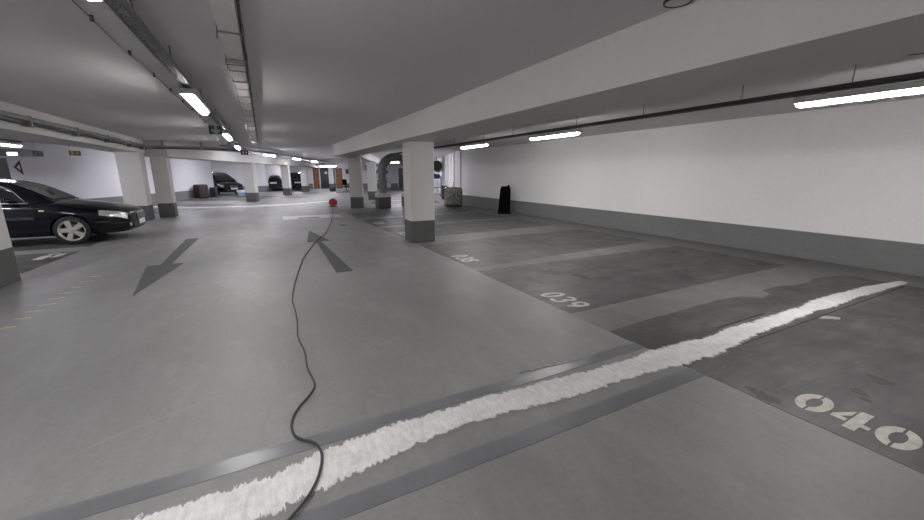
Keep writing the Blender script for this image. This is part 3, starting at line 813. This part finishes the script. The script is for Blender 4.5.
    for sy in (-1, 1):
        for q, poly in enumerate(P['wins']):
            cu = sum(p[0] for p in poly)/len(poly); cz = sum(p[1] for p in poly)/len(poly)
            wm = MB()
            rows = 5
            ringpts = []
            N_ = len(poly); dense = []
            for k in range(N_):
                for j in range(4):
                    f = j/4; dense.append((poly[k][0]+(poly[(k+1) % N_][0]-poly[k][0])*f, poly[k][1]+(poly[(k+1) % N_][1]-poly[k][1])*f))
            rr = []
            for sc_ in (1, .7, .4):
                rr.append([wm.bm.verts.new((X(cu+(u-cu)*sc_), sy*side(cu+(u-cu)*sc_, cz+(z-cz)*sc_, .008), cz+(z-cz)*sc_)) for u, z in dense])
            edge = [wm.bm.verts.new((X(u), sy*side(u, z, -.004), z)) for u, z in dense]
            rr.insert(0, edge)
            for A, Bq in zip(rr, rr[1:]):
                for k in range(len(A)): wm.bm.faces.new((A[k], A[(k+1) % len(A)], Bq[(k+1) % len(A)], Bq[k]))
            wm.bm.faces.new(rr[-1])
            wm.build('side_window', M['glass'], root, True, 60)
        if detail:
            tp = [(X(u), sy*side(u, z, .010), z) for u, z in ([P['wins'][0][0]] + P['wins'][0][:0:-1][:3])]
            pw = P['wins']
            top = [pw[0][0], pw[0][4], pw[0][3], pw[0][2], pw[1][3], pw[1][2], pw[2][3], pw[2][2]]
            MB().tube([(X(u), sy*side(u, z, .012), z+.012) for u, z in top], .011, 8).build('window_trim', M['chrome'], root, True)
            MB().tube([(X(u), sy*(side(u, .94, .014)), pw[0][0][1]-.012) for u in (pw[0][0][0]-.05, 2.0, 2.6, 3.2, pw[2][1][0])], .010, 8).build('belt_trim', M['chrome'], root, True)
    def glassband(u0, u1, name, k0=.93):
        gmn = MB()
        def f(a, c):
            u = u0+(u1-u0)*a; wt = gw(u); zt = gz(u); y = (2*c-1)*wt*k0
            e = max(0, min(1, (zt-zb)/.3))
            zz = zt+.012*e-.018*e*(abs(y)/wt)**2
            d = .008
            return Vector((X(u)+(d if u < L/2 else -d), y, zz+.008))
        gmn.grid(f, 10, 10)
        return gmn.build(name, M['glass'], root, True, 80)
    ws = [g for g in P['gh']]
    glassband(ws[0][0]+.04, ws[3][0]-.03, 'windscreen')
    glassband(ws[-3][0]+.03, ws[-1][0]-.05, 'rear_window')
    # wheels
    for u in (P['fw'], P['rw']):
        for sy in (-1, 1):
            wm = Matrix.Translation((X(u), sy*P['wy'], P['wr'])) @ Matrix.Rotation(-sy*PI/2, 4, 'X')
            r = P['wr']
            MB().lathe([(.2, -.1), (r-.03, -.1), (r-.006, -.085), (r, -.06), (r, .05), (r-.006, .072), (r-.035, .086), (.235, .083), (.225, .06), (.2, .03)], wm, 40, False).build('tyre', M['rubber'], root, True)
            rm = MB()
            rm.lathe([(.2, .035), (.222, .045), (.234, .078), (.228, .086), (.216, .074), (.205, .05)], wm, 40, False)
            for k in range(5):
                a = k*2*PI/5+.3
                q = wm @ Matrix.Rotation(a, 4, 'Z')
                rm.prism([(-.034, .03), (.034, .03), (.056, .215), (-.056, .215)], .045, .074, q)
            rm.lathe([(.05, .04), (.058, .07), (.045, .082), (.01, .084)], wm, 20)
            tyre = [o for o in col.objects if o.name.startswith('tyre') and o.parent == root][-1]
            rm.build('rim', M['rim'], tyre, True, 35)
            br = MB().lathe([(.05, .0), (.13, .0), (.13, .02), (.05, .02)], wm, 28).build('brake_disc', M['gpipe'], tyre, True)
            MB().lathe([(.01, -.02), (.2, -.02), (.2, -.01), (.01, -.01)], wm, 28).build('inner_wheel', M['dark'], tyre, True)
    # front
    def surf(u, k):          # k index (float) on the half ring
        h = half(u); i = int(min(k, len(h)-1.001)); f = k-i
        y = h[i][0]+(h[i+1][0]-h[i][0])*f; z = h[i][1]+(h[i+1][1]-h[i][1])*f
        return y, z
    def patch(name, ua, ub, ka, kb, sy, m, off=.006, top=None):
        q = MB()
        def f(a, c):
            u = ua+(ub-ua)*a; k = ka+(kb-ka)*c
            if top: k = ka+(top(a)-ka)*c
            y, z = surf(u, k); W = w(u)
            nx = .7*math.exp(-u/.15)
            return Vector((X(u)+nose(u, y)+off*nx*2, sy*(y+off), z+off*.3))
        q.grid(f, 10, 6); return q.build(name, m, root, True, 80)
    for sy in (-1, 1):
        patch('headlight', .015, .46, 6.35, 9.1, sy, M['lens'], .010, top=lambda a: 9.1-.9*a)
        if detail:
            patch('indicator', 1.33, 1.41, 6.2, 6.55, sy, M['amber'], .006)
            patch('door_handle', 2.42, 2.60, 6.75, 7.0, sy, M['paint'], .022)
            patch('bumper_strip', .03, .55, 4.7, 5.0, sy, M['dark'], .006)
            patch('side_strip', 1.5, 3.1, 5.35, 5.6, sy, M['dark'], .008)
            mz = zb+.07; um = P['wins'][0][0][0]+.17
            mm = MB(); bmesh.ops.create_icosphere(mm.bm, subdivisions=3, radius=1, matrix=Matrix.Translation((X(um), sy*(side(um, mz)+.13), mz)) @ Matrix.Diagonal((.055, .10, .065, 1)))
            mm.cyl((X(um), sy*(side(um, mz)-.01), mz-.03), (X(um), sy*(side(um, mz)+.09), mz-.02), .022, 10)
            mi = mm.build('door_mirror', M['paint'], root, True)
            MB().box((X(um)-.054, sy*(side(um, mz)+.13), mz), (.006, .14, .09), bev=.002).build('mirror_glass', M['chrome'], mi)
            fz = .36; fy = sy*.60
            u = .02
            MB().lathe([(.045, 0), (.04, .012), (.01, .016)], Matrix.Translation((X(0)+nose(0, .60)-.006, fy, .37)) @ Matrix.Rotation(PI/2, 4, 'Y') @ Matrix.Rotation(sy*-.25, 4, 'X'), 20).build('fog_lamp', M['lens'], root, True)
        patch('tail_light', L-.02, L-.28, 6.6, 8.4, sy, M['redlens'], .008)
    def front(name, y0, y1, z0, z1, m, off, rows=4, ca=10):
        q = MB()
        def f(a, c):
            y = y0+(y1-y0)*a; z = z0+(z1-z0)*c
            return Vector((X(0)+nose(0, y)+off - .02*max(0, z-.55), y, z))
        q.grid(f, ca, rows)
        bmesh.ops.solidify(q.bm, geom=q.bm.faces[:], thickness=.012)
        return q.build(name, m, root, False)
    gt = t(0)
    g = front('grille', -.29, .29, gt-.19, gt-.035, M['dark'], .012)
    for k in range(5):
        z = gt-.175+k*.032
        MB().tube([(X(0)+nose(0, y)+.016-.02*max(0, z-.55), y, z) for y in [-.28+.07*i for i in range(9)]], .006, 6).build('grille_bar', M['chrome'], g, True)
    fr_ = MB(); zt_, zl_ = gt-.03, gt-.195
    loop = [(-.3, zt_), (-.15, zt_), (0, zt_), (.15, zt_), (.3, zt_), (.28, zl_), (.14, zl_), (0, zl_), (-.14, zl_), (-.28, zl_), (-.3, zt_)]
    fr_.tube([(X(0)+nose(0, y)+.014-.02*max(0, z-.55), y, z) for y, z in loop], .008, 6).build('grille_frame', M['chrome'], g, True)
    front('number_plate', -.26, .26, gt-.32, gt-.21, M['plate'], .018)
    front('lower_intake', -.5, .5, .30, .38, M['dark'], .008)
    rp = MB().box((X(L)-.045, 0, .74), (.02, .52, .11), bev=.003).build('rear_plate', M['plate'], root)
    return root

make_car(ESTATE, 'black estate car with silver alloy wheels parked nose out in the left bay', (-2.93-2.275, 12.28, 0), 0)
van = make_car(VAN, 'black minivan nose poking out behind the end of the left wall, beside the blue bucket', tuple(B(0, 0)), 0, 'parked_minivan', False)
van.location = (-3.2, 34.5, 0); van.rotation_euler.z = R(-55)
hatch = make_car(ESTATE, 'small black hatchback seen end on, left of the far white pillar', (.62, 39.6, 0), R(90), 'parked_hatchback', False)
hatch.location = (.78, 40.2, 0)
v2 = copy_tree(van)
v2.name = 'parked_van'
tag(v2, 'tall black van standing behind the two far white pillars', 'car')
v2.location = (3.0, 41.0, 0); v2.rotation_euler.z = R(86)

# ------------------------------------------------------------------ clutter
# dark tub against the far left wall
tub = thing('storage_tub', 'dark brown rounded tub standing against the far left wall', 'tub', tuple(B(11.35, -4.30)), -PH+R(70))
def rbox(w, d, h, bev, taper=.0):
    q = MB(); q.box((0, 0, h/2), (w, d, h), bev=bev)
    for v in q.bm.verts:
        k = 1+taper*(v.co.z/h-.5); v.co.x *= k; v.co.y *= k
    return q
rbox(.70, .5, .84, .09, .06).build('body', M['fabric'], tub, True, 60)
MB().box((0, 0, .845), (.62, .42, .05), bev=.02).build('lid', M['dark'], tub)
MB().box((-.05, -.275, .64), (.2, .03, .16), bev=.01).build('label_plate', M['dark'], tub)
cr = thing('small_crate', 'small dark grey crate between the brown tub and the black minivan', 'crate', tuple(B(13.0, -4.3)), -PH)
MB().box((0, 0, .3), (.34, .36, .6), bev=.02).build('body', M['dark'], cr)
MB().box((0, 0, .61), (.36, .38, .03), bev=.008).build('lid', M['dark'], cr)
bk = thing('bucket', 'pale blue bucket on the floor left of the far white pillar', 'bucket', (-1.45, 31.2, 0))
MB().lathe([(.02, 0), (.2, 0), (.26, .42), (.25, .42), (.19, .03), (.02, .03)], n=28).build('body', M['lblue'], bk, True)
MB().lathe([(.262, .26), (.266, .40), (.262, .42), (.26, .42), (.255, .26)], n=28).build('white_band', M['bagw'], bk, True)
MB().tube([(.26*math.cos(a), .08, .40+.2*math.sin(a)) for a in [PI*i/12 for i in range(13)]], .008, 6).build('handle', M['galv'], bk, True)
# black leaning board by the right wall
bd = thing('leaning_board', 'matt black tapered board leaning against the white right wall', 'board', (8.30, 12.56, 0), R(-32))
rot = Matrix.Rotation(R(-6), 4, 'X')
MB().prism([(-.25, 0), (.23, 0), (.235, .9), (.19, 1.10), (.13, 1.12), (.08, 1.07), (-.13, 1.06), (-.17, .95)], -.05, .05, rot @ Matrix.Rotation(PI/2, 4, 'X')).build('slab', M['black'], bd)
MB().box((0, .09, .045), (.50, .22, .09), bev=.01).build('foot', M['black'], bd)
MB().box((.0, -.0, .55), (.34, .022, .025), 0, rot=Matrix.Rotation(R(-6), 4, 'X')).build('strap', M['black'], bd)
# plastic wrapped load
ld = thing('wrapped_load', 'lumpy load wrapped in crinkled grey plastic beside the white wall corner', 'load', (7.95, 16.45, 0), R(-15))
lb = MB(); lb.box((0, 0, .5), (.72, .66, .8), bev=.06)
bmesh.ops.subdivide_edges(lb.bm, edges=lb.bm.edges[:], cuts=6, use_grid_fill=True)
rnd = random.Random(5)
from mathutils import noise as mnoise
for v in lb.bm.verts:
    q = mnoise.noise_vector(v.co*5.5)*.055 + mnoise.noise_vector(v.co*14)*.025
    v.co += q
    if v.co.z < .1: v.co.z = max(.10, v.co.z)
lb.build('wrapping', M['wrap'], ld, True, 25)
pl = MB()
for y in (-.27, 0, .27): pl.span(-.36, .36, y-.05, y+.05, 0, .075)
pl.span(-.36, .36, -.33, .33, .076, .095)
pl.build('pallet', M['fabric'], ld)
MB().box((.37, -.05, .48), (.05, .5, .75), bev=.02).build('side_panel', M['dark'], ld)
bt = thing('spray_bottle', 'small grey bottle standing on the plastic wrapped load', 'bottle', (7.93, 16.35, .93))
MB().lathe([(.01, 0), (.04, 0), (.042, .12), (.015, .16), (.015, .19), (.01, .19)], n=16).build('body', M['lhouse'], bt, True)
MB().box((.015, 0, .2), (.06, .025, .035), bev=.006).build('trigger_head', M['dark'], bt)
# trolley with bags and the bin beside it
ty = thing('trolley', 'dark frame trolley beyond the big white pillar, piled with bags', 'trolley', (10.48, 24.2, 0), -PH)
f = MB()
for x in (-.36, .3):
    for y in (-.22, .22):
        f.cyl((x, y, .1), (x, y, 1.35), .02, 10)
f.cyl((-.36, -.22, 1.34), (-.36, .22, 1.34), .02, 10); f.cyl((.3, -.22, 1.34), (.3, .22, 1.34), .02, 10)
f.build('frame', M['dark'], ty)
for z in (.15, .62): MB().box((-.03, 0, z), (.72, .5, .03)).build('shelf', M['dark'], ty)
for x in (-.36, .3):
    for y in (-.22, .22):
        MB().cyl((x, y-.02, .05), (x, y+.02, .05), .05, 14).build('wheel', M['rubber'], ty)
def bag(w, d, h, m, seed, name='bag'):
    q = MB(); q.box((0, 0, h/2), (w, d, h), bev=min(w, d, h)*.25)
    bmesh.ops.subdivide_edges(q.bm, edges=q.bm.edges[:], cuts=3, use_grid_fill=True)
    for v in q.bm.verts:
        z0 = v.co.z
        v.co += mnoise.noise_vector(v.co*6+Vector((seed, 0, 0)))*.06
        k = 1-.3*max(0, z0/h-.5); v.co.x *= k; v.co.y *= k
        v.co.z = max(.0, v.co.z)
    return q.build(name, m, None, True, 40)
b1 = bag(.40, .34, .38, M['bagw'], 1); b1.location = (10.45, 24.2, .17); tag(b1, 'white plastic bag on the lower shelf of the dark trolley', 'bag')
b2 = bag(.44, .36, .5, M['bagw'], 4); b2.location = (10.46, 24.2, .65); tag(b2, 'white plastic bag on the upper shelf of the dark trolley', 'bag')
b3 = bag(.5, .4, .32, M['blue'], 9); b3.location = (10.44, 24.2, 1.20); tag(b3, 'dark blue cloth bundle on top of the bags on the trolley', 'bundle')
bn = thing('upright_bin', 'narrow dark bin with a tan side standing right of the trolley', 'bin', (9.80, 21.5, 0), -PH)
rbox(.32, .34, .78, .03, .06).build('body', M['dark'], bn, True, 50)
MB().box((.05, -.175, .39), (.11, .02, .68), bev=.004).build('tan_panel', M['tan'], bn)
MB().box((0, 0, .80), (.36, .38, .05), bev=.015).build('lid', M['dark'], bn)
fan = thing('ventilation_fan', 'dark bulky fan unit hanging from the ceiling above the trolley', 'fan', (10.62, 24.5, 0), -PH)
mfan = Matrix.Translation((0, 0, 2.05)) @ Matrix.Rotation(PI/2, 4, 'X')
MB().lathe([(.22, -.45), (.33, -.42), (.36, -.3), (.34, 0), (.36, .3), (.33, .42), (.22, .45)], mfan, 28).build('casing', M['dark'], fan, True)
MB().box((.12, 0, 1.75), (.3, .3, .28), bev=.03).build('motor_box', M['gpipe'], fan)
for y in (-.3, .3): MB().cyl((0, y, 2.35), (0, y, CEIL), .015, 8).build('hanger_rod', M['galv'], fan)
# pipe arch on its plinths
pa = thing('pipe_arch', 'large grey pipe bent into an arch rising from a plinth behind the big pillar', 'pipe', (5.45, 17.3, 0))
MB().tube([(-.63*math.cos(a), 0, 1.64+.63*math.sin(a)) for a in [PI*i/22 for i in range(23)]], .195, 28).build('pipe_bend', M['gpipe'], pa, True)
for x in (-.63, .63):
    MB().cyl((x, 0, .691), (x, 0, 1.62), .165, 28).build('pipe_leg', M['gpipe'], pa, True)
    for z, r, hh in ((1.62, .27, .075), (1.20, .235, .055), (.96, .21, .03)):
        MB().lathe([(.16, -hh), (r-.01, -hh), (r, -hh+.01), (r, -.008), (r-.012, -.004), (r-.012, .004), (r, .008), (r, hh-.01), (r-.01, hh), (.16, hh)], Matrix.Translation((x, 0, z)), 28).build('flange', M['gpipe'], pa, True, 30)
MB().cyl((-.63-.2, 0, 1.40), (-.63-.02, 0, 1.40), .05, 12).build('valve_stub', M['gpipe'], pa)
for x, lbq in ((4.82, 'squat painted plinth carrying the left leg of the grey pipe arch'), (6.08, 'squat plinth under the right leg of the pipe arch, hidden behind the big pillar')):
    q = MB().box((0, 0, .345), (.60, .60, .69), bev=.05).build('pipe_plinth', M['pillar'])
    q.location = (x, 17.35, 0); tag(q, lbq, 'plinth')
# far wall furniture
FS = 27.68
def door_at(t0, t1, m, label, z1=2.1, window=False):
    c = (t0+t1)/2; wd = t1-t0
    r = thing('wall_door', label, 'door', tuple(B(FS, c)), -PH)
    MB().box((0, -.02, z1/2), (wd, .06, z1), bev=.004).build('leaf', m, r)
    fr = MB(); 
    for x in (-wd/2-.04, wd/2+.04): fr.box((x, -.02, z1/2), (.07, .1, z1))
    fr.box((0, -.02, z1+.035), (wd+.15, .1, .07)); fr.build('door_frame', M['trimw'] if not window else M['dark'], r)
    MB().box((wd*.36, -.09, 1.03), (.12, .04, .03), bev=.004).build('handle', M['galv'], r)
    if window:
        MB().lathe([(.01, 0), (.13, 0), (.13, .012), (.01, .012)], Matrix.Translation((.12, -.055, 1.62)) @ Matrix.Rotation(PI/2, 4, 'X'), 24).build('round_notice', M['bagw'], r)
    return r
door_at(-.95, -.32, M['wood'], 'orange brown door left of the far white pillar')
door_at(-.12, .66, M['doord'], 'dark door with a round white notice left of the far white pillar', 2.12, True)
door_at(1.38, 2.08, M['wood'], 'orange brown door right of the far white pillar')
door_at(8.0, 8.6, M['doord'], 'dark doorway seen through the grey pipe arch', 2.1)
pc = thing('wall_cabinet', 'small dark cabinet on the far wall right of the second orange door', 'cabinet', tuple(B(FS, 2.6)), -PH)
MB().box((0, -.08, 1.75), (.34, .16, .5), bev=.006).build('body', M['gpipe'], pc)
MB().box((0, -.165, 1.75), (.28, .012, .42), bev=.003).build('door', M['dark'], pc)
for z, lbq in ((2.28, 'upper dark cable box on the far wall between pillar and pipe arch'), (1.95, 'lower dark cable box on the far wall between pillar and pipe arch')):
    q = MB().box((0, -.08, 0), (.55, .16, .17), bev=.01).build('wall_box', M['gpipe']); q.location = B(FS, 4.75, z); q.rotation_euler.z = -PH
    tag(q, lbq, 'box')
oc = thing('office_chair', 'black chair standing far off left of the pillar beside the pipe arch', 'chair', (6.35, 34.3, 0), R(140))
MB().box((0, 0, .47), (.46, .46, .07), bev=.025).build('seat', M['black'], oc)
MB().box((0, .24, .82), (.44, .06, .5), bev=.025, rot=Matrix.Rotation(R(-10), 4, 'X')).build('backrest', M['black'], oc)
MB().cyl((0, 0, .1), (0, 0, .45), .03, 12).build('column', M['dark'], oc)
for k in range(5):
    a = k*2*PI/5
    MB().cyl((0, 0, .1), (.28*math.cos(a), .28*math.sin(a), .06), .018, 8).build('leg', M['dark'], oc)
    MB().cyl((.28*math.cos(a), .28*math.sin(a)-.015, .03), (.28*math.cos(a), .28*math.sin(a)+.015, .03), .03, 10).build('caster', M['rubber'], oc)
fp2 = MB().box((0, 0, .03), (.9, .5, .06), bev=.01).build('flat_board', M['gpipe']); fp2.location = (5.75, 33.0, 0)
tag(fp2, 'flat grey board lying on the floor before the black chair', 'board')
sb = thing('tool_bag', 'small dark bag on the floor beyond the red reel', 'bag', (5.35, 35.2, 0), R(-10))
MB().box((0, 0, .15), (.5, .3, .28), bev=.08).build('body', M['fabric'], sb, True)
MB().tube([(.16*math.cos(a), 0, .26+.12*math.sin(a)) for a in [PI*i/10 for i in range(11)]], .012, 6).build('handle', M['black'], sb, True)
bc = thing('hand_truck', 'pinkish grey hand truck seen under the grey pipe arch', 'hand truck', tuple(B(25.9, 7.0)), -PH)
f = MB()
for x in (-.2, .2): f.tube([(x, 0, .12), (x, .05, .8), (x, .1, 1.2)], .02, 8)
for z in (.4, .7, 1.0): f.cyl((-.2, .03+.03*z, z), (.2, .03+.03*z, z), .015, 8)
f.build('frame', M['red'], bc, True)
MB().box((0, -.15, .09), (.44, .32, .02)).build('toe_plate', M['galv'], bc)
for x in (-.26, .26): MB().cyl((x-.03, .08, .13), (x+.03, .08, .13), .13, 20).build('wheel', M['rubber'], bc)
bx = MB().box((0, 0, .38), (.42, .3, .55), bev=.02).build('carton', M['lhouse']); bx.location = B(25.69, 7.0, -.0); bx.rotation_euler.z = -PH
tag(bx, 'pale carton resting on the hand truck under the pipe arch', 'carton')

# ------------------------------------------------------------------ camera, world, render look
cam = bpy.data.cameras.new('camera'); co = bpy.data.objects.new('camera', cam); col.objects.link(co)
co.location = (0, 0, 1.55); co.rotation_euler = (R(90-12.83), 0, R(-27.15))
cam.sensor_width = 36; cam.lens = 380/924*36; cam.clip_start = .05; cam.clip_end = 200
sc.camera = co
w = bpy.data.worlds.new('world'); sc.world = w; w.use_nodes = True
w.node_tree.nodes['Background'].inputs[0].default_value = (.01, .01, .011, 1)
vs = sc.view_settings
vs.view_transform = 'Standard'; vs.look = 'None'; vs.gamma = 1; vs.use_curve_mapping = False
vs.exposure = 0.2
sc.cycles.use_denoising = True
sc.cycles.diffuse_bounces = 8; sc.cycles.max_bounces = 10; sc.cycles.glossy_bounces = 4
sc.cycles.sample_clamp_indirect = 8
